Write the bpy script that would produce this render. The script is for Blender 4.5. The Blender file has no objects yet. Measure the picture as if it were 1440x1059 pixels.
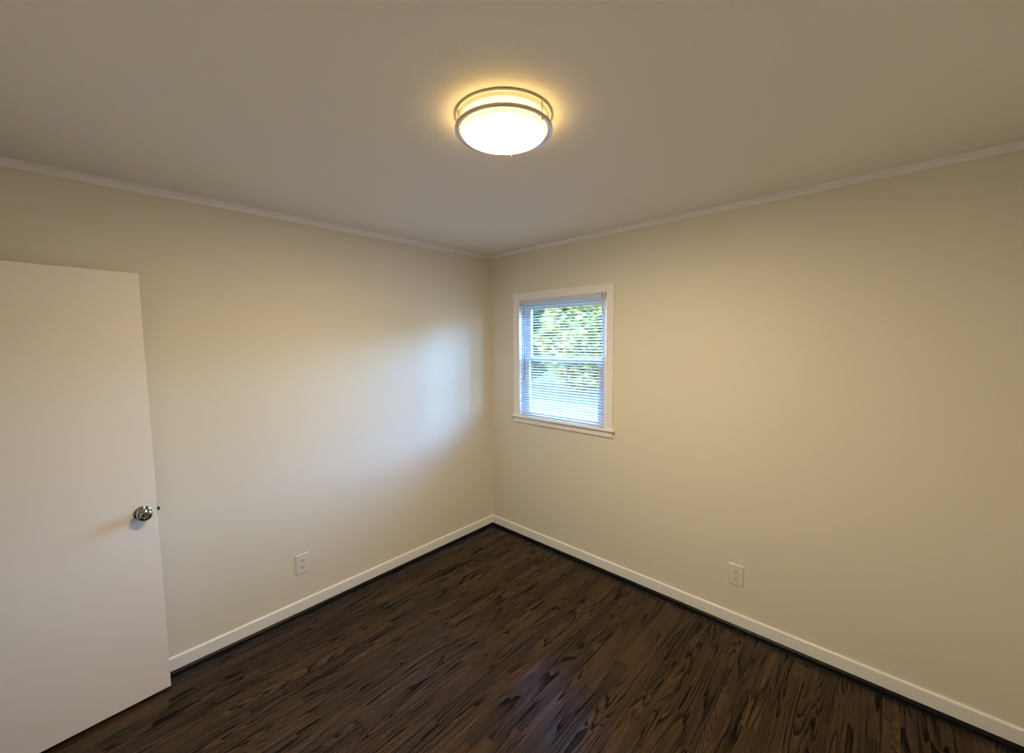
import bpy, bmesh, math, random
from mathutils import Vector, Matrix
random.seed(7)
S = bpy.context.scene
COL = S.collection
PI = math.pi

# ------------------------------------------------------------------ camera
CAM_POS = Vector((2.63003, -2.54217, 1.69606))
YAW, PITCH, ROLL = 0.750046, -0.087984, -0.009923
FPX = 570.616
d = Vector((-math.sin(YAW) * math.cos(PITCH), math.cos(YAW) * math.cos(PITCH), math.sin(PITCH)))
r = d.cross(Vector((0, 0, 1))).normalized()
u = r.cross(d)
r2 = math.cos(ROLL) * r + math.sin(ROLL) * u
u2 = -math.sin(ROLL) * r + math.cos(ROLL) * u
cam_data = bpy.data.cameras.new('camera')
cam_data.sensor_fit = 'HORIZONTAL'
cam_data.sensor_width = 36.0
cam_data.lens = FPX * 36.0 / 1440.0
cam_data.clip_start = 0.02
cam_data.clip_end = 400
cam = bpy.data.objects.new('camera', cam_data)
cam.matrix_world = Matrix(((r2.x, u2.x, -d.x, CAM_POS.x), (r2.y, u2.y, -d.y, CAM_POS.y),
                           (r2.z, u2.z, -d.z, CAM_POS.z), (0, 0, 0, 1)))
COL.objects.link(cam)
S.camera = cam

# ------------------------------------------------------------------ sky, sun, exposure
SKY_STRENGTH = 7.0
SUN_STRENGTH = 2.5
LAMP_DOME = 355.0         # emission of the glass dome
LAMP_DRUM = 8.5           # emission of the frosted drum behind the rings
LAMP_TINT = (1.0, 0.805, 0.505)
DRUM_TINT = (1.0, 0.66, 0.24)
world = bpy.data.worlds.new('sky')
world.use_nodes = True
S.world = world
wn = world.node_tree.nodes
wl = world.node_tree.links
wn.clear()
sky = wn.new('ShaderNodeTexSky')
sky.sky_type = 'NISHITA'
sky.sun_disc = False
sky.sun_elevation = math.radians(42)
sky.sun_rotation = math.radians(200)
sky.air_density = 1.0
sky.dust_density = 0.2
sky.ozone_density = 3.5
bg = wn.new('ShaderNodeBackground')
bg.inputs['Strength'].default_value = SKY_STRENGTH
wo = wn.new('ShaderNodeOutputWorld')
tint = wn.new('ShaderNodeMix')
tint.data_type = 'RGBA'
tint.blend_type = 'MULTIPLY'
tint.inputs['Factor'].default_value = 1.0
tint.inputs['B'].default_value = (0.80, 1.04, 1.27, 1)
wl.new(sky.outputs[0], tint.inputs['A'])
wl.new(tint.outputs['Result'], bg.inputs[0])
wl.new(bg.outputs[0], wo.inputs[0])

sun_data = bpy.data.lights.new('sun', 'SUN')
sun_data.energy = SUN_STRENGTH
sun_data.angle = math.radians(0.6)
sun_data.color = (1.0, 0.93, 0.80)
sun = bpy.data.objects.new('sun', sun_data)
sun.rotation_euler = Vector((0.35, 0.75, -0.70)).to_track_quat('-Z', 'Y').to_euler()
sun.location = (-6, -12, 12)
COL.objects.link(sun)

# sampling portal in the window opening (guides sky light only, emits nothing)
pd = bpy.data.lights.new('window_portal', 'AREA')
pd.shape = 'RECTANGLE'
pd.size = 0.84
pd.size_y = 0.98
pd.cycles.is_portal = True
po = bpy.data.objects.new('window_portal', pd)
po.location = (0.765, 0.112, 1.55)
po.rotation_euler = (math.radians(-90), 0, 0)
COL.objects.link(po)

S.view_settings.view_transform = 'Standard'
S.view_settings.look = 'None'
S.view_settings.gamma = 1.0
S.view_settings.use_curve_mapping = False
S.view_settings.exposure = 0.0


# ------------------------------------------------------------------ helpers
def link(o, parent=None):
    COL.objects.link(o)
    if parent is not None:
        o.parent = parent
    return o


def obj(name, bm, mat, parent=None, smooth=False, bevel=0.0, segs=2):
    me = bpy.data.meshes.new(name)
    bmesh.ops.recalc_face_normals(bm, faces=bm.faces)
    bm.to_mesh(me)
    bm.free()
    if smooth:
        for p in me.polygons:
            p.use_smooth = True
    me.materials.append(mat)
    o = bpy.data.objects.new(name, me)
    if bevel > 0:
        m = o.modifiers.new('bevel', 'BEVEL')
        m.width = bevel
        m.segments = segs
        m.limit_method = 'ANGLE'
        m.angle_limit = math.radians(40)
    return link(o, parent)


def empty(name, loc, parent=None, rz=0.0):
    o = bpy.data.objects.new(name, None)
    o.location = loc
    o.rotation_euler = (0, 0, rz)
    o.empty_display_size = 0.1
    return link(o, parent)


def tag(o, label=None, cat=None, group=None, kind=None):
    if label:
        o['label'] = label
    if cat:
        o['category'] = cat
    if group:
        o['group'] = group
    if kind:
        o['kind'] = kind
    return o


def bx(bm, x0, x1, y0, y1, z0, z1):
    vs = [bm.verts.new(p) for p in ((x0, y0, z0), (x1, y0, z0), (x1, y1, z0), (x0, y1, z0),
                                    (x0, y0, z1), (x1, y0, z1), (x1, y1, z1), (x0, y1, z1))]
    for f in ((0, 3, 2, 1), (4, 5, 6, 7), (0, 1, 5, 4), (1, 2, 6, 5), (2, 3, 7, 6), (3, 0, 4, 7)):
        bm.faces.new([vs[i] for i in f])
    return vs


def box(*a):
    bm = bmesh.new()
    bx(bm, *a)
    return bm


def sweep(bm, prof, frames, closed=True):
    """prof: 2D points; frames: functions turning a 2D point into 3D, one per section."""
    rings = [[bm.verts.new(fr(p)) for p in prof] for fr in frames]
    n = len(prof)
    for a, b in zip(rings, rings[1:]):
        for i in range(n if closed else n - 1):
            j = (i + 1) % n
            bm.faces.new((a[i], a[j], b[j], b[i]))
    if closed:
        bm.faces.new(rings[0])
        bm.faces.new(list(reversed(rings[-1])))
    return rings


def lathe(bm, prof, n=64, M=None, closed=False):
    """prof: (radius, height) points about local z."""
    M = M or Matrix.Identity(4)
    rings = []
    for (rr, z) in prof:
        if rr < 1e-6:
            rings.append([bm.verts.new(M @ Vector((0, 0, z)))])
        else:
            rings.append([bm.verts.new(M @ Vector((rr * math.cos(2 * PI * k / n), rr * math.sin(2 * PI * k / n), z)))
                          for k in range(n)])
    pairs = list(zip(rings, rings[1:]))
    if closed:
        pairs.append((rings[-1], rings[0]))
    for a, b in pairs:
        for k in range(n):
            j = (k + 1) % n
            if len(a) == 1 and len(b) == 1:
                continue
            if len(a) == 1:
                bm.faces.new((a[0], b[j], b[k]))
            elif len(b) == 1:
                bm.faces.new((a[k], a[j], b[0]))
            else:
                bm.faces.new((a[k], a[j], b[j], b[k]))


def tube(bm, pts, rad, n=8):
    pts = [Vector(p) for p in pts]
    rings = []
    for i, p in enumerate(pts):
        t = (pts[min(i + 1, len(pts) - 1)] - pts[max(i - 1, 0)]).normalized()
        a = t.orthogonal().normalized() if i == 0 else (rings_a - t * rings_a.dot(t)).normalized()
        rings_a = a
        b = t.cross(a)
        rings.append([bm.verts.new(p + rad * (math.cos(2 * PI * k / n) * a + math.sin(2 * PI * k / n) * b)) for k in range(n)])
    for ra, rb in zip(rings, rings[1:]):
        for k in range(n):
            j = (k + 1) % n
            bm.faces.new((ra[k], ra[j], rb[j], rb[k]))
    bm.faces.new(list(reversed(rings[0])))
    bm.faces.new(rings[-1])


# ------------------------------------------------------------------ materials
def new_mat(name):
    m = bpy.data.materials.new(name)
    m.use_nodes = True
    nt = m.node_tree
    return m, nt.nodes, nt.links, nt.nodes['Principled BSDF']


def plain(name, col, rough=0.5, metal=0.0, bump=0.0, scale=60.0, spec=0.5, var=0.0):
    m, N, L, b = new_mat(name)
    b.inputs['Base Color'].default_value = (*col, 1)
    b.inputs['Roughness'].default_value = rough
    b.inputs['Metallic'].default_value = metal
    b.inputs['Specular IOR Level'].default_value = spec
    tc = N.new('ShaderNodeTexCoord')
    nz = N.new('ShaderNodeTexNoise')
    nz.inputs['Scale'].default_value = scale
    nz.inputs['Detail'].default_value = 3
    L.new(tc.outputs['Object'], nz.inputs['Vector'])
    if bump > 0:
        bp = N.new('ShaderNodeBump')
        bp.inputs['Strength'].default_value = bump
        bp.inputs['Distance'].default_value = 0.002
        L.new(nz.outputs['Fac'], bp.inputs['Height'])
        L.new(bp.outputs[0], b.inputs['Normal'])
    if var > 0:
        mx = N.new('ShaderNodeMix')
        mx.data_type = 'RGBA'
        mx.inputs['A'].default_value = (*[c * (1 - var) for c in col], 1)
        mx.inputs['B'].default_value = (*[min(1, c * (1 + var)) for c in col], 1)
        L.new(nz.outputs['Fac'], mx.inputs['Factor'])
        L.new(mx.outputs['Result'], b.inputs['Base Color'])
    return m


M_WALL = plain('cream_wall_paint', (0.76, 0.72, 0.63), 0.62, bump=0.06, scale=140, spec=0.3)
M_CEIL = plain('ceiling_paint', (0.91, 0.88, 0.82), 0.8, bump=0.25, scale=90, spec=0.2)
M_TRIM = plain('white_trim_paint', (0.88, 0.87, 0.86), 0.38, bump=0.03, scale=40)
M_DOOR = plain('white_door_paint', (0.84, 0.80, 0.76), 0.42, bump=0.05, scale=120)
M_SHOE = plain('espresso_stained_moulding', (0.004, 0.0035, 0.004), 0.4, spec=0.2)
M_CHROME = plain('polished_nickel', (0.40, 0.39, 0.38), 0.10, metal=1.0)
M_DARKMETAL = plain('dark_latch_metal', (0.18, 0.17, 0.16), 0.3, metal=1.0)
M_NICKEL = plain('brushed_nickel', (0.66, 0.60, 0.52), 0.42, metal=1.0)
M_PAN = plain('white_enamel_pan', (0.85, 0.82, 0.76), 0.4)
M_PLATE = plain('white_outlet_plastic', (0.74, 0.73, 0.71), 0.35)
M_SLOT = plain('outlet_slot_black', (0.012, 0.012, 0.012), 0.6)
M_SLAT = plain('white_blind_enamel', (0.60, 0.60, 0.60), 0.35)
M_RAIL = plain('cream_blind_rail', (0.70, 0.67, 0.60), 0.4)
M_WAND = plain('smoky_clear_wand', (0.20, 0.20, 0.22), 0.15)
M_CORD = plain('white_ladder_cord', (0.8, 0.8, 0.8), 0.8)
M_SCREW = plain('painted_screw', (0.72, 0.70, 0.67), 0.4)
M_BARK = plain('grey_brown_bark', (0.10, 0.075, 0.05), 0.9, bump=0.6, scale=14, var=0.4)
M_PAVE = plain('pale_concrete_paving', (0.11, 0.11, 0.11), 0.85, bump=0.2, scale=20, var=0.12)
M_LAWN = plain('lawn_green', (0.03, 0.05, 0.014), 0.9, bump=0.8, scale=40, var=0.4)
M_HALL = plain('hallway_paint', (0.70, 0.67, 0.60), 0.7)


def leaf_mat(name, col):
    m, N, L, b = new_mat(name)
    oi = N.new('ShaderNodeTexCoord')
    nz = N.new('ShaderNodeTexNoise')
    nz.inputs['Scale'].default_value = 1.6
    L.new(oi.outputs['Object'], nz.inputs['Vector'])
    cr = N.new('ShaderNodeValToRGB')
    cr.color_ramp.elements[0].color = (*[c * 0.6 for c in col], 1)
    cr.color_ramp.elements[1].color = (min(1, col[0] * 1.7), min(1, col[1] * 1.45), col[2] * 1.2, 1)
    L.new(nz.outputs['Fac'], cr.inputs['Fac'])
    L.new(cr.outputs['Color'], b.inputs['Base Color'])
    b.inputs['Roughness'].default_value = 0.45
    b.inputs['Transmission Weight'].default_value = 0.0
    tr = N.new('ShaderNodeBsdfTranslucent')
    L.new(cr.outputs['Color'], tr.inputs['Color'])
    mx = N.new('ShaderNodeMixShader')
    mx.inputs[0].default_value = 0.35
    out = N['Material Output']
    L.new(b.outputs[0], mx.inputs[1])
    L.new(tr.outputs[0], mx.inputs[2])
    L.new(mx.outputs[0], out.inputs['Surface'])
    return m


M_LEAF = leaf_mat('sunlit_green_leaves', (0.085, 0.125, 0.035))
M_LEAF2 = leaf_mat('yellow_green_leaves', (0.20, 0.205, 0.05))


def glass_mat():
    m, N, L, b = new_mat('window_glass')
    N.remove(b)
    tr = N.new('ShaderNodeBsdfTransparent')
    tr.inputs[0].default_value = (0.95, 0.97, 0.97, 1)
    gl = N.new('ShaderNodeBsdfGlossy')
    gl.inputs['Roughness'].default_value = 0.02
    fr = N.new('ShaderNodeFresnel')
    # thin pane: the same reflectance for light entering and leaving the sheet
    ge = N.new('ShaderNodeNewGeometry')
    io = N.new('ShaderNodeMapRange')
    io.inputs['To Min'].default_value = 1.45
    io.inputs['To Max'].default_value = 1.0 / 1.45
    L.new(ge.outputs['Backfacing'], io.inputs['Value'])
    L.new(io.outputs[0], fr.inputs['IOR'])
    mx = N.new('ShaderNodeMixShader')
    L.new(fr.outputs[0], mx.inputs[0])
    L.new(tr.outputs[0], mx.inputs[1])
    L.new(gl.outputs[0], mx.inputs[2])
    L.new(mx.outputs[0], N['Material Output'].inputs['Surface'])
    return m


M_GLASS = glass_mat()


def lamp_glass(name, strength, rim=None, tint=LAMP_TINT):
    """frosted glass lit from inside; the dome is brightest at its middle, dimmer at the rim"""
    m, N, L, b = new_mat(name)
    b.inputs['Base Color'].default_value = (0.9, 0.86, 0.76, 1)
    b.inputs['Roughness'].default_value = 0.3
    b.inputs['Emission Color'].default_value = (*tint, 1)
    if rim is None:
        # the drum glows most near the bulbs at its lower edge
        tc = N.new('ShaderNodeTexCoord')
        sp = N.new('ShaderNodeSeparateXYZ')
        L.new(tc.outputs['Object'], sp.inputs[0])
        mr = N.new('ShaderNodeMapRange')
        mr.inputs['From Min'].default_value = -0.010
        mr.inputs['From Max'].default_value = -0.040
        mr.inputs['To Min'].default_value = strength * 0.06
        mr.inputs['To Max'].default_value = strength
        L.new(sp.outputs[2], mr.inputs['Value'])
        L.new(mr.outputs[0], b.inputs['Emission Strength'])
    else:
        tc = N.new('ShaderNodeTexCoord')
        sx = N.new('ShaderNodeVectorMath')
        sx.operation = 'MULTIPLY'
        sx.inputs[1].default_value = (1, 1, 0)
        L.new(tc.outputs['Object'], sx.inputs[0])
        ln = N.new('ShaderNodeVectorMath')
        ln.operation = 'LENGTH'
        L.new(sx.outputs[0], ln.inputs[0])
        mr = N.new('ShaderNodeMapRange')
        mr.inputs['From Min'].default_value = 0.060
        mr.inputs['From Max'].default_value = 0.138
        mr.inputs['To Min'].default_value = strength
        mr.inputs['To Max'].default_value = rim
        L.new(ln.outputs['Value'], mr.inputs['Value'])
        L.new(mr.outputs[0], b.inputs['Emission Strength'])
        m2 = N.new('ShaderNodeMapRange')
        m2.inputs['From Min'].default_value = 0.100
        m2.inputs['From Max'].default_value = 0.138
        L.new(ln.outputs['Value'], m2.inputs['Value'])
        mc = N.new('ShaderNodeMix')
        mc.data_type = 'RGBA'
        mc.inputs['A'].default_value = (*tint, 1)
        mc.inputs['B'].default_value = (*DRUM_TINT, 1)
        L.new(m2.outputs[0], mc.inputs['Factor'])
        L.new(mc.outputs['Result'], b.inputs['Emission Color'])
    return m


def floor_mat():
    m, N, L, b = new_mat('dark_stained_oak_strip_floor')

    def mth(op, a, bb=None, c=None):
        n = N.new('ShaderNodeMath')
        n.operation = op
        for i, v in enumerate((a, bb, c)):
            if v is None:
                continue
            if isinstance(v, (int, float)):
                n.inputs[i].default_value = v
            else:
                L.new(v, n.inputs[i])
        return n.outputs[0]

    def comb(x, y, z):
        n = N.new('ShaderNodeCombineXYZ')
        for i, v in enumerate((x, y, z)):
            if isinstance(v, (int, float)):
                n.inputs[i].default_value = v
            else:
                L.new(v, n.inputs[i])
        return n.outputs[0]

    def noise(vec, scale, detail=2.0, dist=0.0, rough=0.5):
        n = N.new('ShaderNodeTexNoise')
        n.inputs['Scale'].default_value = scale
        n.inputs['Detail'].default_value = detail
        n.inputs['Distortion'].default_value = dist
        n.inputs['Roughness'].default_value = rough
        L.new(vec, n.inputs['Vector'])
        return n.outputs['Fac']

    def white(vec):
        n = N.new('ShaderNodeTexWhiteNoise')
        n.noise_dimensions = '3D'
        L.new(vec, n.inputs['Vector'])
        return n

    def mix(f, A, B):
        n = N.new('ShaderNodeMix')
        n.data_type = 'RGBA'
        if isinstance(f, (int, float)):
            n.inputs['Factor'].default_value = f
        else:
            L.new(f, n.inputs['Factor'])
        for k, v in (('A', A), ('B', B)):
            if isinstance(v, tuple):
                n.inputs[k].default_value = (*v, 1)
            else:
                L.new(v, n.inputs[k])
        return n.outputs['Result']

    W = 0.0572
    tc = N.new('ShaderNodeTexCoord')
    sep = N.new('ShaderNodeSeparateXYZ')
    L.new(tc.outputs['Object'], sep.inputs[0])
    X, Y = sep.outputs[0], sep.outputs[1]
    ux = mth('DIVIDE', mth('SUBTRACT', X, 0.004), W)
    pid = mth('FLOOR', ux)
    fx = mth('FRACT', ux)
    r1 = white(comb(pid, 3.7, 1.0)).outputs['Value']
    v = mth('DIVIDE', mth('ADD', Y, mth('MULTIPLY', r1, 7.3)), mth('ADD', 0.55, mth('MULTIPLY', r1, 0.7)))
    sid = mth('FLOOR', v)
    fy = mth('FRACT', v)
    wn_ = white(comb(pid, sid, 5.0))
    rnd = wn_.outputs['Value']
    sc = N.new('ShaderNodeSeparateColor')
    L.new(wn_.outputs['Color'], sc.inputs[0])
    ra, rb, rc = sc.outputs[0], sc.outputs[1], sc.outputs[2]
    # flat-sawn figure: contour lines of a stretched noise field, one field per strip
    gx = mth('ADD', mth('MULTIPLY', X, 9.0), mth('MULTIPLY', ra, 37.0))
    gy = mth('ADD', mth('MULTIPLY', Y, 0.62), mth('MULTIPLY', rb, 53.0))
    gv = comb(gx, gy, mth('MULTIPLY', rc, 19.0))
    field = noise(gv, 1.0, 1.5, 0.25)
    wob = noise(comb(mth('MULTIPLY', X, 60.0), mth('MULTIPLY', Y, 9.0), rc), 1.0, 2.0)
    ph = mth('ADD', mth('MULTIPLY', field, mth('ADD', 15.0, mth('MULTIPLY', ra, 17.0))), mth('MULTIPLY', wob, 0.7))
    ring = mth('FRACT', ph)
    amount = noise(comb(mth('ADD', mth('MULTIPLY', X, 6.0), mth('MULTIPLY', rc, 23.0)), mth('MULTIPLY', Y, 2.2), 7.0), 1.0, 2.0)
    amount = mth('MINIMUM', mth('MAXIMUM', mth('MULTIPLY', mth('SUBTRACT', amount, 0.30), 4.5), 0.25), 1.0)
    line = mth('MULTIPLY', mth('POWER', ring, 2.6), amount)
    pores = noise(comb(mth('MULTIPLY', X, 420.0), mth('MULTIPLY', Y, 9.0), ra), 1.0, 3.0, 0.0, 0.65)
    pore = mth('MULTIPLY', mth('GREATER_THAN', pores, 0.60), 0.30)
    fib = noise(comb(mth('MULTIPLY', X, 150.0), mth('MULTIPLY', Y, 1.6), rb), 1.0, 3.0, 0.0, 0.6)
    broad = noise(comb(mth('MULTIPLY', X, 5.0), mth('MULTIPLY', Y, 1.4), 2.0), 1.0, 2.0)
    base = mix(rnd, (0.030, 0.015, 0.005), (0.094, 0.049, 0.017))
    base = mix(mth('MULTIPLY', rb, 0.45), base, (0.055, 0.025, 0.010))
    base = mix(mth('MULTIPLY', mth('SUBTRACT', broad, 0.3), 0.6), base, (0.020, 0.012, 0.008))
    dark = mth('MINIMUM', mth('MAXIMUM', mth('ADD', mth('MULTIPLY', line, 1.25), mth('MULTIPLY', mth('MAXIMUM', mth('SUBTRACT', fib, 0.47), 0.0), 2.2)), pore), 1.0)
    c = mix(dark, base, (0.004, 0.0025, 0.002))
    # strips nearest the left wall are coloured almost black; seams are dark
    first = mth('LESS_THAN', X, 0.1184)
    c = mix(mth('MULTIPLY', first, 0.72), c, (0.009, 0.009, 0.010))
    # floor colour darkens raggedly along the window wall
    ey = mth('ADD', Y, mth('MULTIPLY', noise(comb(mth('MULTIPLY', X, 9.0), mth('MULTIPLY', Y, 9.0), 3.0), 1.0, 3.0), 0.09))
    edge_dark = N.new('ShaderNodeMapRange')
    edge_dark.inputs['From Min'].default_value = -0.045
    edge_dark.inputs['From Max'].default_value = -0.005
    edge_dark.inputs['To Max'].default_value = 0.9
    L.new(ey, edge_dark.inputs['Value'])
    c = mix(edge_dark.outputs[0], c, (0.004, 0.0035, 0.003))
    edge = mth('MINIMUM', fx, mth('SUBTRACT', 1.0, fx))
    seam = mth('LESS_THAN', edge, 0.016)
    fyd = mth('MINIMUM', fy, mth('SUBTRACT', 1.0, fy))
    seam2 = mth('LESS_THAN', fyd, 0.0012)
    sm = mth('MAXIMUM', seam, seam2)
    c = mix(mth('MULTIPLY', sm, 0.75), c, (0.006, 0.004, 0.003))
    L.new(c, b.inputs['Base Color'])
    rg = mth('ADD', 0.20, mth('ADD', mth('MULTIPLY', dark, 0.30), mth('MULTIPLY', broad, 0.08)))
    L.new(rg, b.inputs['Roughness'])
    L.new(mth('SUBTRACT', 0.36, mth('MULTIPLY', dark, 0.28)), b.inputs['Specular IOR Level'])
    h = mth('SUBTRACT', mth('MULTIPLY', dark, -0.35), mth('MULTIPLY', sm, 1.0))
    bp = N.new('ShaderNodeBump')
    bp.inputs['Strength'].default_value = 0.35
    bp.inputs['Distance'].default_value = 0.0008
    L.new(h, bp.inputs['Height'])
    L.new(bp.outputs[0], b.inputs['Normal'])
    return m


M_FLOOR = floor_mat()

# ------------------------------------------------------------------ room shell
RX, RY, RH, T = 3.37, -3.12, 2.44, 0.10     # the corner in the photo is the origin
WX0, WX1, WZ0, WZ1 = 0.345, 1.184, 1.035, 2.039   # rough opening of the window


def structure(name, bm, mat, label=None, cat=None, parent=None, **k):
    o = obj(name, bm, mat, parent, **k)
    tag(o, label, cat, kind='structure')
    return o


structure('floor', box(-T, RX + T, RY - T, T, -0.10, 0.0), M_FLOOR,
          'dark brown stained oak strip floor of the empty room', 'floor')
structure('ceiling', box(-T, RX + T, RY - T, T, RH, RH + 0.12), M_CEIL,
          'plain painted ceiling that carries the round lamp', 'ceiling')
structure('wall_left', box(-T, 0, RY - T, T, 0.0, RH), M_WALL,
          'cream wall on the left with the open door in front', 'wall')
bm = bmesh.new()
bx(bm, 0, WX0, 0, T, 0, RH)
bx(bm, WX1, RX + T, 0, T, 0, RH)
bx(bm, WX0, WX1, 0, T, 0, WZ0)
bx(bm, WX0, WX1, 0, T, WZ1, RH)
structure('wall_right', bm, M_WALL, 'cream wall on the right with the small window', 'wall')
structure('wall_east', box(RX, RX + T, RY - T, 0, 0, RH), M_WALL, 'cream wall beside the viewer, out of frame', 'wall')
DX0, DX1, DZ = 0.150, 0.925, 2.035          # door opening in the wall behind the viewer
bm = bmesh.new()
bx(bm, 0, DX0, RY - T, RY, 0, RH)
bx(bm, DX1, RX, RY - T, RY, 0, RH)
bx(bm, DX0, DX1, RY - T, RY, DZ, RH)
structure('wall_back', bm, M_WALL, 'cream wall behind the viewer with the doorway, out of frame', 'wall')
# hallway stub that closes the doorway
bm = bmesh.new()
hy0, hy1 = RY - T - 1.0, RY - T
bx(bm, -T, 1.3, hy0 - 0.05, hy0, 0, RH)
bx(bm, -T - 0.05, -T, hy0 - 0.05, hy1, 0, RH)
bx(bm, 1.3, 1.35, hy0 - 0.05, hy1, 0, RH)
bx(bm, -T - 0.05, 1.35, hy0 - 0.05, hy1, RH, RH + 0.05)
structure('wall_hall', bm, M_HALL, 'plain hallway walls beyond the doorway, out of frame', 'wall')
structure('floor_hall', box(-T - 0.05, 1.35, hy0 - 0.05, hy1, -0.10, 0.0), M_FLOOR,
          'dark hallway floor beyond the doorway, out of frame', 'floor')

# profiles are (distance from wall, height); runs follow the walls with mitred corners
CROWN = [(0.0, RH - 0.0330), (0.0060, RH - 0.0330), (0.0078, RH - 0.0315), (0.0078, RH - 0.0280), (0.0055, RH - 0.0255), (0.0050, RH - 0.0170),
         (0.0070, RH - 0.0130), (0.0120, RH - 0.0105), (0.0145, RH - 0.0095), (0.0160, RH - 0.0080), (0.0160, RH), (0.0, RH)]
BASE = [(0.0, 0.0), (0.0120, 0.0), (0.0120, 0.0800), (0.0105, 0.0845), (0.0070, 0.0870), (0.0, 0.0875)]
SHOE = [(0.0120, 0.0)] + [(0.0120 + 0.0150 * math.sin(a), 0.0190 * math.cos(a)) for a in [PI / 2 * k / 6 for k in range(6, -1, -1)]]


def run_left(prof, y_end):      # along the left wall, mitred at the visible corner
    bm = bmesh.new()
    sweep(bm, prof, [lambda p: Vector((p[0], -p[0], p[1])), lambda p: Vector((p[0], y_end, p[1]))])
    return bm


def run_right(prof):
    bm = bmesh.new()
    sweep(bm, prof, [lambda p: Vector((p[0], -p[0], p[1])), lambda p: Vector((RX - p[0], -p[0], p[1]))])
    return bm


def run_east(prof):
    bm = bmesh.new()
    sweep(bm, prof, [lambda p: Vector((RX - p[0], -p[0], p[1])), lambda p: Vector((RX - p[0], RY + p[0], p[1]))])
    return bm


def run_back(prof, x0):
    bm = bmesh.new()
    sweep(bm, prof, [lambda p: Vector((x0, RY + p[0], p[1])), lambda p: Vector((RX - p[0], RY + p[0], p[1]))])
    return bm


structure('trim_1', run_left(CROWN, RY), M_TRIM, 'thin white crown moulding above the left wall', 'moulding')
structure('trim_2', run_right(CROWN), M_TRIM, 'thin white crown moulding above the window wall', 'moulding')
structure('trim_3', run_east(CROWN), M_TRIM, 'thin white crown moulding beside the viewer, out of frame', 'moulding')
structure('trim_4', run_back(CROWN, 0.0), M_TRIM, 'thin white crown moulding behind the viewer, out of frame', 'moulding')
for nm, fn, words in (('left', lambda p: run_left(p, RY + 0.03), 'along the left wall under the socket and door'),
                      ('right', run_right, 'along the window wall'),
                      ('east', run_east, 'beside the viewer, out of frame'),
                      ('back', lambda p: run_back(p, 1.0), 'behind the viewer, out of frame')):
    b_ = structure('baseboard_' + nm, fn(BASE), M_TRIM, 'white baseboard ' + words, 'baseboard')
    sh = structure('shoe_moulding', fn(SHOE), M_SHOE, 'black stained shoe moulding', None, parent=b_)

# door casing and jambs in the back wall
bm = bmesh.new()
bx(bm, DX0 - 0.02, DX0, RY - T, RY, 0, DZ)
bx(bm, DX1, DX1 + 0.02, RY - T, RY, 0, DZ)
bx(bm, DX0 - 0.02, DX1 + 0.02, RY - T, RY, DZ, DZ + 0.02)
bx(bm, DX0 - 0.075, DX0 - 0.012, RY, RY + 0.014, 0, DZ + 0.075)
bx(bm, DX1 + 0.012, DX1 + 0.075, RY, RY + 0.014, 0, DZ + 0.075)
bx(bm, DX0 - 0.012, DX1 + 0.012, RY, RY + 0.014, DZ + 0.012, DZ + 0.075)
structure('trim_5', bm, M_TRIM, 'white door casing behind the viewer, out of frame', 'door casing')

# ------------------------------------------------------------------ the open door
# local frame: x along the leaf from hinge to latch edge, y = towards the wall (back), z up
LATCH = Vector((0.1160, -2.3362, 0.0))
HINGE_DIR = Vector((0.0290, -0.4180, 0.0)).normalized()
DW, DT, DB, DTOP = 0.762, 0.035, 0.0155, 2.0165
hinge = LATCH + HINGE_DIR * DW
ax = -HINGE_DIR                       # hinge -> latch
ay = Vector((0, 0, 1)).cross(ax)      # points to the wall side
DM = Matrix(((ax.x, ay.x, 0, hinge.x), (ax.y, ay.y, 0, hinge.y), (0, 0, 1, 0), (0, 0, 0, 1)))
door = obj('door_1', box(0, DW, 0, DT, DB, DTOP), M_DOOR, bevel=0.0012)
# the old door hangs slightly out of plumb, its head leaning to the latch side
LEAN = Matrix.Translation((DW, 0, DB)) @ Matrix.Rotation(0.0072, 4, 'Y') @ Matrix.Translation((-DW, 0, -DB))
door.matrix_world = DM @ LEAN
tag(door, 'white flush door standing open in front of the left wall', 'door', kind='structure')
KX, KZ = DW - 0.0510, 0.9130


def knob(side, name):
    """side -1: room face (towards viewer), +1: wall face"""
    y0 = 0.0 if side < 0 else DT
    K = Matrix.Translation((KX, y0, KZ)) @ Matrix.Rotation(PI / 2 if side < 0 else -PI / 2, 4, 'X')
    bm = bmesh.new()
    ros = [(0.0, 0.0), (0.0330, 0.0), (0.0330, 0.003), (0.0310, 0.006), (0.0220, 0.0095), (0.0135, 0.0110)]
    lathe(bm, ros, 48, K)
    o = obj(name, bm, M_CHROME, door, smooth=True)
    bm = bmesh.new()
    g = [(0.0130, 0.009), (0.0115, 0.016), (0.0118, 0.021), (0.0165, 0.025), (0.0228, 0.030), (0.0262, 0.0365), (0.0268, 0.042),
         (0.0250, 0.048), (0.0205, 0.0525), (0.0140, 0.0550), (0.0085, 0.0556), (0.0080, 0.0540), (0.0, 0.0540)]
    if side > 0:
        g = [(a, z * 0.80) for a, z in g]
    g = [(a * 1.06, z) for a, z in g]
    lathe(bm, g, 48, K)
    kb = obj('knob_grip', bm, M_CHROME, o, smooth=True)
    if side < 0:
        bm = bmesh.new()
        lathe(bm, [(0.0075, 0.0535), (0.0075, 0.0562), (0.0060, 0.0572), (0.0, 0.0572)], 24, K)
        obj('lock_button', bm, M_DARKMETAL, o, smooth=True)
    return o


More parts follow.
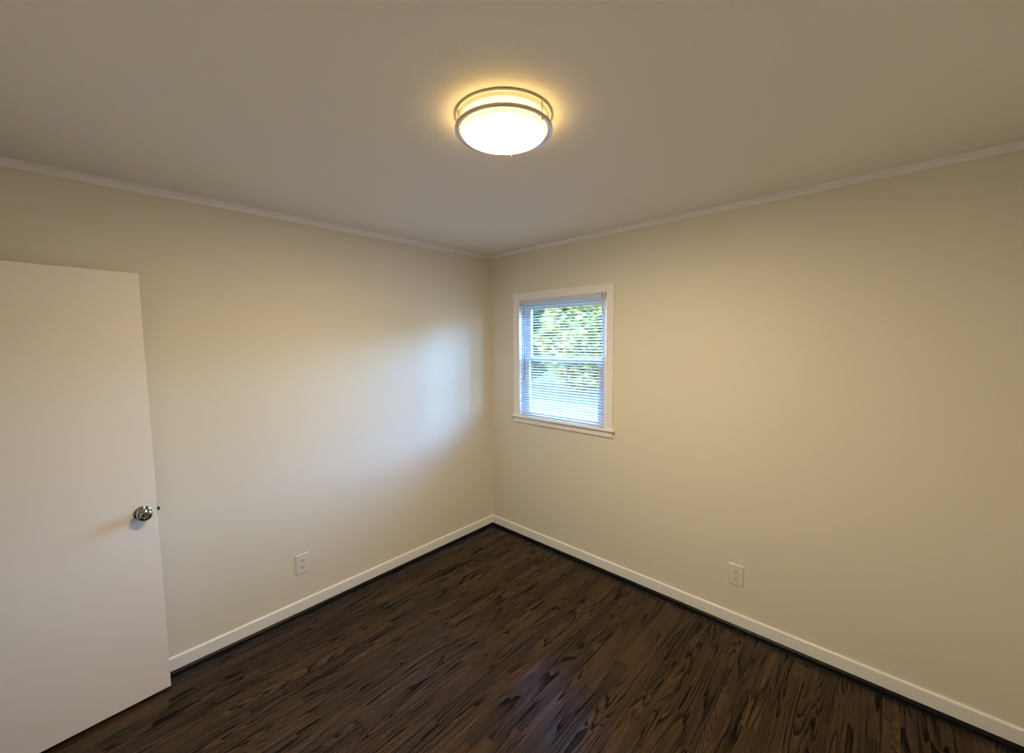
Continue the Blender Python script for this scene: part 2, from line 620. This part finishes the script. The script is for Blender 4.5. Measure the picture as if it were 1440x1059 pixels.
knob(-1, 'door_knob')
knob(1, 'door_knob')
bm = bmesh.new()
bx(bm, DW - 0.0005, DW + 0.0016, 0.005, 0.030, KZ - 0.028, KZ + 0.028)
lp = obj('latch_plate', bm, M_CHROME, door)
bm = bmesh.new()
vs = bx(bm, DW + 0.001, DW + 0.0125, 0.0110, 0.0240, KZ - 0.0075, KZ + 0.0075)
vs[2].co.x -= 0.008
vs[6].co.x -= 0.008
obj('latch_bolt', bm, M_DARKMETAL, lp)
for hz in (0.24, 1.02, 1.80):
    bm = bmesh.new()
    tube(bm, [(-0.006, -0.005, hz - 0.045), (-0.006, -0.005, hz + 0.045)], 0.0055, 10)
    bx(bm, -0.0015, 0.0, -0.004, 0.03, hz - 0.044, hz + 0.044)
    obj('hinge', bm, M_CHROME, door)

# ------------------------------------------------------------------ window
win = empty('window_1', (0.765, 0, 1.05))
tag(win, 'small white double-hung window in the right wall', 'window', kind='structure')
WIN_INV = Matrix.Translation((-0.765, 0, -1.05))


def wpart(name, bm, mat, parent=win, **k):
    if parent is win:
        bmesh.ops.transform(bm, matrix=WIN_INV, verts=bm.verts)
    else:
        bmesh.ops.transform(bm, matrix=WIN_INV, verts=bm.verts)
    return obj(name, bm, mat, parent, **k)


CX0, CX1, CZ1 = 0.298, 1.232, 2.084          # outer edge of casing
OX0, OX1, OZ1 = 0.360, 1.169, 2.024          # opening
ST = 1.066                                   # top of the stool
# casing: moulded profile mitred at the two top corners. (across from outer edge, out from wall)
CP = [(0.0, 0.0), (0.0, 0.017), (0.005, 0.020), (0.012, 0.0185), (0.020, 0.0165), (0.050, 0.0135), (0.057, 0.0125), (0.062, 0.009), (0.062, 0.0)]
bm = bmesh.new()
sweep(bm, CP, [lambda p: Vector((CX0 + p[0], -p[1], ST)),
               lambda p: Vector((CX0 + p[0], -p[1], CZ1 - p[0] * 0.97)),
               lambda p: Vector((CX1 - p[0], -p[1], CZ1 - p[0] * 0.97)),
               lambda p: Vector((CX1 - p[0], -p[1], ST))])
wpart('window_casing', bm, M_TRIM)
# stool with rounded nose
NZ = [(0.05, ST), (-0.030, ST), (-0.0345, ST - 0.003), (-0.036, ST - 0.008), (-0.0345, ST - 0.013), (-0.030, ST - 0.0165), (0.05, ST - 0.0165)]
bm = bmesh.new()
sweep(bm, [p for p in NZ if p[0] <= 0.0] and [(0.0, ST)] + NZ[1:6] + [(0.0, ST - 0.0165)],
      [lambda p: Vector((0.286, p[0], p[1])), lambda p: Vector((1.246, p[0], p[1]))])
bx(bm, OX0 - 0.012, OX1 + 0.012, 0.0, 0.040, ST - 0.0165, ST)
wpart('window_sill', bm, M_TRIM)
AP = [(0.0, ST - 0.0165), (-0.0135, ST - 0.0165), (-0.0155, ST - 0.024), (-0.0150, 1.014), (-0.0135, 1.0075), (-0.010, 1.003), (0.0, 1.003)]
bm = bmesh.new()
sweep(bm, AP, [lambda p: Vector((0.298, p[0], p[1])), lambda p: Vector((1.232, p[0], p[1]))])
wpart('apron', bm, M_TRIM)
bm = bmesh.new()                              # jamb lining
bx(bm, WX0, OX0, 0.0, T, ST - 0.03, WZ1)
bx(bm, OX1, WX1, 0.0, T, ST - 0.03, WZ1)
bx(bm, OX0, OX1, 0.0, T, OZ1, WZ1)
bx(bm, OX0, OX1, 0.040, T + 0.02, WZ0, ST - 0.004)
wpart('window_frame', bm, M_TRIM)
bm = bmesh.new()                              # parting stops
bx(bm, OX1 - 0.030, OX1, 0.026, 0.037, ST, OZ1)
bx(bm, OX0, OX0 + 0.012, 0.026, 0.037, ST, OZ1)
bx(bm, OX0 + 0.012, OX1 - 0.030, 0.026, 0.037, OZ1 - 0.012, OZ1)
wpart('sash_stop', bm, M_TRIM)


def sash(name, y0, y1, z0, z1, l, rgt, bot, top):
    bm = bmesh.new()
    bx(bm, OX0, l, y0, y1, z0, z1)
    bx(bm, rgt, OX1, y0, y1, z0, z1)
    bx(bm, l, rgt, y0, y1, z0, bot)
    bx(bm, l, rgt, y0, y1, top, z1)
    s = wpart(name, bm, M_TRIM)
    ym = (y0 + y1) / 2
    wpart('pane', box(l - 0.004, rgt + 0.004, ym - 0.0015, ym + 0.0015, bot - 0.004, top + 0.004), M_GLASS, s)
    return s


sash('lower_sash', 0.038, 0.065, ST, 1.559, 0.422, 1.083, 1.106, 1.534)
sash('upper_sash', 0.067, 0.094, 1.530, OZ1, 0.420, 1.090, 1.557, 1.950)

# ------------------------------------------------------------------ blind
blind = empty('venetian_blind', (0.765, 0.0, 1.07))
tag(blind, 'white slatted mini blind hanging lowered and open in the window', 'blind')
BINV = Matrix.Translation((-0.765, 0, -1.07))


def bpart(name, bm, mat, parent=blind, **k):
    bmesh.ops.transform(bm, matrix=BINV, verts=bm.verts)
    return obj(name, bm, mat, parent, **k)


BX0, BX1 = 0.3745, 1.148
bm = box(BX0 + 0.010, BX1 - 0.006, -0.020, 0.006, 1.992, 2.0165)
bpart('head_rail', bm, M_RAIL, bevel=0.0015)
for xx in (BX0 - 0.003, BX1 + 0.008):
    bm = bmesh.new()
    bx(bm, xx - 0.008, xx + 0.008, -0.016, 0.008, 1.985, 2.0225)
    bpart('mounting_bracket', bm, M_SCREW, bevel=0.001)
SL_Y, SL_W, SL_TILT = -0.006, 0.0125, math.radians(18)
Z_TOP, Z_BOT, PITCH_Z = 1.9745, 1.106, 0.02115
ns = int((Z_TOP - Z_BOT) / PITCH_Z) + 1
bm = bmesh.new()
for i in range(ns):
    z = Z_TOP - i * PITCH_Z
    rows = []
    sag = random.uniform(-0.0006, 0.0006)
    tl = SL_TILT + random.uniform(-0.02, 0.02)
    for k in range(7):
        q = -1 + 2 * k / 6
        yy, zz = q * SL_W, 0.0018 * (1 - q * q)
        rows.append((SL_Y + yy * math.cos(tl) - zz * math.sin(tl), z + yy * math.sin(tl) + zz * math.cos(tl)))
    prof = rows + [(a, b_ - 0.00035) for a, b_ in reversed(rows)]
    e0, e1 = BX0 + random.uniform(-0.001, 0.001), BX1 + random.uniform(-0.001, 0.001)
    sweep(bm, prof, [lambda p, e=e0: Vector((e, p[0], p[1])), lambda p, s=sag: Vector((0.765, p[0], p[1] + s)),
                     lambda p, e=e1: Vector((e, p[0], p[1]))])
bpart('slats', bm, M_SLAT)
bm = box(BX0 + 0.002, BX1 + 0.002, -0.0185, 0.0065, 1.0745, 1.0885)
br = bpart('bottom_rail', bm, M_RAIL, bevel=0.003)
for xx in (0.478, 0.752, 1.015):
    bm = bmesh.new()
    lathe(bm, [(0.0, 0.0), (0.005, 0.0), (0.005, 0.002), (0.0, 0.003)], 12, Matrix.Translation((xx, -0.0185, 1.082)) @ Matrix.Rotation(PI / 2, 4, 'X'))
    bpart('cord_plug', bm, M_SLAT, br)
for xx in (0.490, 0.752, 1.012):
    bm = bmesh.new()
    for yy in (SL_Y - SL_W - 0.001, SL_Y + SL_W + 0.001):
        tube(bm, [(xx, yy, 1.995), (xx, yy, 1.086)], 0.0009, 6)
    for i in range(ns):
        z = Z_TOP - i * PITCH_Z - 0.0012
        tube(bm, [(xx, SL_Y - SL_W - 0.001, z + 0.002), (xx, SL_Y + SL_W + 0.001, z - 0.002)], 0.0006, 4)
    bpart('ladder_cord', bm, M_CORD)
bm = bmesh.new()
tube(bm, [(0.424, -0.0235, 1.985), (0.4250, -0.0255, 1.970), (0.4280, -0.0260, 1.36)], 0.0026, 8)
wd = bpart('tilt_wand', bm, M_WAND)

# ------------------------------------------------------------------ ceiling lamp
LX, LY = 1.6434, -1.5116
lamp = empty('flush_ceiling_lamp', (LX, LY, RH))
tag(lamp, 'round glowing ceiling lamp with two brushed nickel rings', 'ceiling lamp')


def lpart(name, prof, mat, parent=lamp, closed=True, n=96):
    bm = bmesh.new()
    lathe(bm, [(a, z - RH) for a, z in prof], n, None, closed)
    return obj(name, bm, mat, parent, smooth=True)


RO = 0.1625                              # outer radius of both rings
lpart('canopy', [(0.0, RH), (0.1500, RH), (0.1500, 2.4355), (0.1480, 2.4335), (0.0, 2.4335)], M_PAN, closed=False)
M_DRUM = lamp_glass('frosted_drum_glow', LAMP_DRUM, None, DRUM_TINT)
M_DOME = lamp_glass('frosted_dome_glow', LAMP_DOME, 2.0)
lpart('glass_drum', [(0.1440, 2.4335), (0.1440, 2.3930), (0.1410, 2.3930), (0.1410, 2.4335)], M_DRUM)
dome = [(0.1430, 2.3935)] + [(0.1430 * math.cos(t), 2.3900 - 0.0300 * math.sin(t)) for t in [PI / 2 * k / 14 for k in range(0, 15)]]
dome[-1] = (0.0, dome[-1][1])
lpart('glass_dome', dome, M_DOME, closed=False)
# upper ring lies against the ceiling; lower ring is a band with a flange that holds the dome
lpart('upper_ring', [(0.1520, RH), (0.1520, 2.4335), (0.1530, 2.4325), (RO - 0.0015, 2.4325), (RO, 2.4340), (RO, RH)], M_NICKEL)
lpart('lower_ring', [(0.1600, 2.3990), (RO - 0.0008, 2.3990), (RO, 2.3982), (RO, 2.3890), (RO - 0.0012, 2.3880), (0.1465, 2.3915),
                     (0.1452, 2.3925), (0.1452, 2.3940), (0.1600, 2.3950)], M_NICKEL)
for k in range(3):
    a = math.radians(4 + 120 * k)
    x, y = 0.1560 * math.cos(a), 0.1560 * math.sin(a)
    bm = bmesh.new()
    tube(bm, [(x, y, 2.4335 - RH), (x, y, 2.3860 - RH)], 0.0024, 10)
    rod = obj('ring_rod', bm, M_NICKEL, lamp, smooth=True)
    bm = bmesh.new()
    lathe(bm, [(0.0, 2.3800 - RH), (0.0026, 2.3805 - RH), (0.0038, 2.3830 - RH), (0.0038, 2.3860 - RH), (0.0026, 2.3880 - RH)], 16,
          Matrix.Translation((x, y, 0)))
    obj('thumb_nut', bm, M_NICKEL, rod, smooth=True)

# ------------------------------------------------------------------ outlets


def outlet(name, label):
    """local frame: x across, y out of the wall, z up; origin at the wall behind the plate centre"""
    root = empty(name, (0, 0, 0))
    tag(root, label, 'wall outlet', group='duplex outlets')
    w, h = 0.0395, 0.0620
    bm = bmesh.new()
    pl = [(0.0, 1.0), (0.0035, 1.0), (0.0058, 0.955), (0.0062, 0.93)]
    prev = None
    for (dy, s) in pl:
        sx, sz = w - (1 - s) * 0.05, h - (1 - s) * 0.05
        ringv = [bm.verts.new((a * sx, dy, b_ * sz)) for a, b_ in ((-1, -1), (1, -1), (1, 1), (-1, 1))]
        if prev:
            for k in range(4):
                bm.faces.new((prev[k], prev[(k + 1) % 4], ringv[(k + 1) % 4], ringv[k]))
        else:
            bm.faces.new(ringv)
        prev = ringv
    bm.faces.new(prev)
    obj('cover_plate', bm, M_PLATE, root)
    for s in (1, -1):
        zc = s * 0.0195
        bm = bmesh.new()
        out = []
        for k in range(32):
            t = 2 * PI * k / 32
            out.append((0.0172 * math.cos(t), max(-0.0135, min(0.0135, 0.0172 * math.sin(t)))))
        lo = [bm.verts.new((a, 0.0055, zc + b_)) for a, b_ in out]
        hi = [bm.verts.new((a * 0.98, 0.0078, zc + b_ * 0.98)) for a, b_ in out]
        for k in range(32):
            bm.faces.new((lo[k], lo[(k + 1) % 32], hi[(k + 1) % 32], hi[k]))
        bm.faces.new(hi)
        rec = obj('receptacle', bm, M_PLATE, root)
        bm = bmesh.new()
        bx(bm, -0.0080, -0.0048, 0.0070, 0.0081, zc - 0.0002, zc + 0.0092)
        bx(bm, 0.0048, 0.0080, 0.0070, 0.0081, zc + 0.0004, zc + 0.0086)
        lathe(bm, [(0.0, 0.0), (0.0034, 0.0), (0.0034, 0.001), (0.0, 0.001)], 14,
              Matrix.Translation((0, 0.0080, zc - 0.0070)) @ Matrix.Rotation(PI / 2, 4, 'X'))
        obj('socket_slots', bm, M_SLOT, rec)
    bm = bmesh.new()
    lathe(bm, [(0.0, 0.0), (0.0032, 0.0), (0.0028, 0.0012), (0.0, 0.0016)], 14,
          Matrix.Translation((0, 0.0060, 0)) @ Matrix.Rotation(-PI / 2, 4, 'X'))
    obj('plate_screw', bm, M_SCREW, root)
    return root


o1 = outlet('duplex_outlet', 'white duplex outlet on the left wall, between the door and the corner')
o1.location = (0, -1.6650, 0.3170)
o1.rotation_euler = (0, 0, -PI / 2)          # local +y -> +x
o2 = outlet('duplex_outlet', 'white duplex outlet on the window wall, to the right of the window')
o2.location = (2.0385, 0, 0.3185)
o2.rotation_euler = (0, 0, PI)               # local +y -> -y

# ------------------------------------------------------------------ outdoors, partly seen between the slats
GZ = -0.75
structure('ground', box(-40, 40, 0.6, 60, GZ - 0.2, GZ), M_LAWN, 'lawn outside the window', 'lawn')
structure('driveway', box(-30, 14, 4.0, 10.2, GZ, GZ + 0.03), M_PAVE, 'pale paving outside the window', 'paving')


def tree(x, y, h, rad, mat, label, n=1500, low=0.15):
    root = empty('leafy_tree', (x, y, GZ))
    tag(root, label, 'tree', group='trees outside the window')
    bm = bmesh.new()
    tube(bm, [(0, 0, 0), (0.05, 0.02, h * 0.25), (-0.04, 0.05, h * 0.5), (0.02, 0, h * 0.8)], 0.13, 10)
    obj('trunk', bm, M_BARK, root, smooth=True)
    bm = bmesh.new()
    for _ in range(n):
        while True:
            p = Vector((random.uniform(-1, 1), random.uniform(-1, 1), random.uniform(-1, 1)))
            if 0.35 < p.length < 1:
                break
        lump = 1 + 0.18 * math.sin(7 * p.x + x) * math.cos(6 * p.z + y)
        c = Vector((p.x * rad * lump, p.y * rad * lump, h * (low + (1 - low) * (0.5 + 0.5 * p.z))))
        s = random.uniform(0.11, 0.24)
        R = Matrix.Rotation(random.uniform(0, 6.28), 3, 'Z') @ Matrix.Rotation(random.uniform(-1.2, 1.2), 3, 'X')
        q = [c + R @ Vector(v_) for v_ in ((-s, 0, 0), (0, -s * 0.55, 0.02), (s, 0, 0), (0, s * 0.55, 0.02))]
        bm.faces.new([bm.verts.new(v_) for v_ in q])
    obj('foliage', bm, mat, root)
    return root


TREES = [(-7.4, 12.8, 4.9, 1.85, 1, 9000), (-11.8, 13.4, 5.2, 2.0, 0, 8000), (-2.9, 13.0, 4.2, 2.0, 0, 5000),
         (1.7, 12.6, 3.6, 2.0, 1, 5000), (6.2, 13.2, 3.8, 2.0, 0, 5000), (10.7, 13.0, 5.0, 2.0, 1, 5000), (15.2, 13.2, 5.8, 2.0, 0, 5000), (17.6, 8.6, 7.2, 1.9, 1, 7000), (23.0, 9.6, 7.2, 2.1, 0, 6000),
         (-9.6, 18.8, 6.6, 2.2, 0, 8000), (-14.9, 19.2, 6.8, 2.2, 1, 5000), (-4.4, 18.8, 5.6, 2.2, 0, 5000),
         (0.6, 18.6, 5.0, 2.2, 0, 5000), (5.6, 18.8, 5.0, 2.2, 1, 5000), (10.6, 18.6, 5.6, 2.2, 0, 5000)]  # unseen too, heights set for the sky light reaching the room
WORDS = ['bushy yellow green tree nearest the paving, seen through the blind', 'dense green tree left of the yellow green one, seen through the blind',
         'green tree outside, hidden by the wall right of the window, nearest it', 'unseen yellow green tree behind the right wall, kept low to let sky light in',
         'unseen green tree, fifth in the front row, kept low to let sky light in', 'unseen yellow green tree near the right end of the front row, added to screen the sky',
         'unseen green tree at the right end of the front row, added to screen the sky', 'unseen yellow green tree far right, added to block sky light', 'unseen green tree farthest right, added to block sky light',
         'green tree in the back row, seen through the blind', 'yellow green tree in the back row at the left',
         'green tree in the back row just right of the window', 'unseen green tree mid back row, kept low to let sky light in',
         'unseen yellow green tree in the back row, kept low to let sky light in', 'unseen green tree at the right end of the back row, sized for sky light']
for (x, y, h, rad, k, n), w in zip(TREES, WORDS):
    tree(x, y, h, rad, M_LEAF2 if k else M_LEAF, w, n, 0.03)
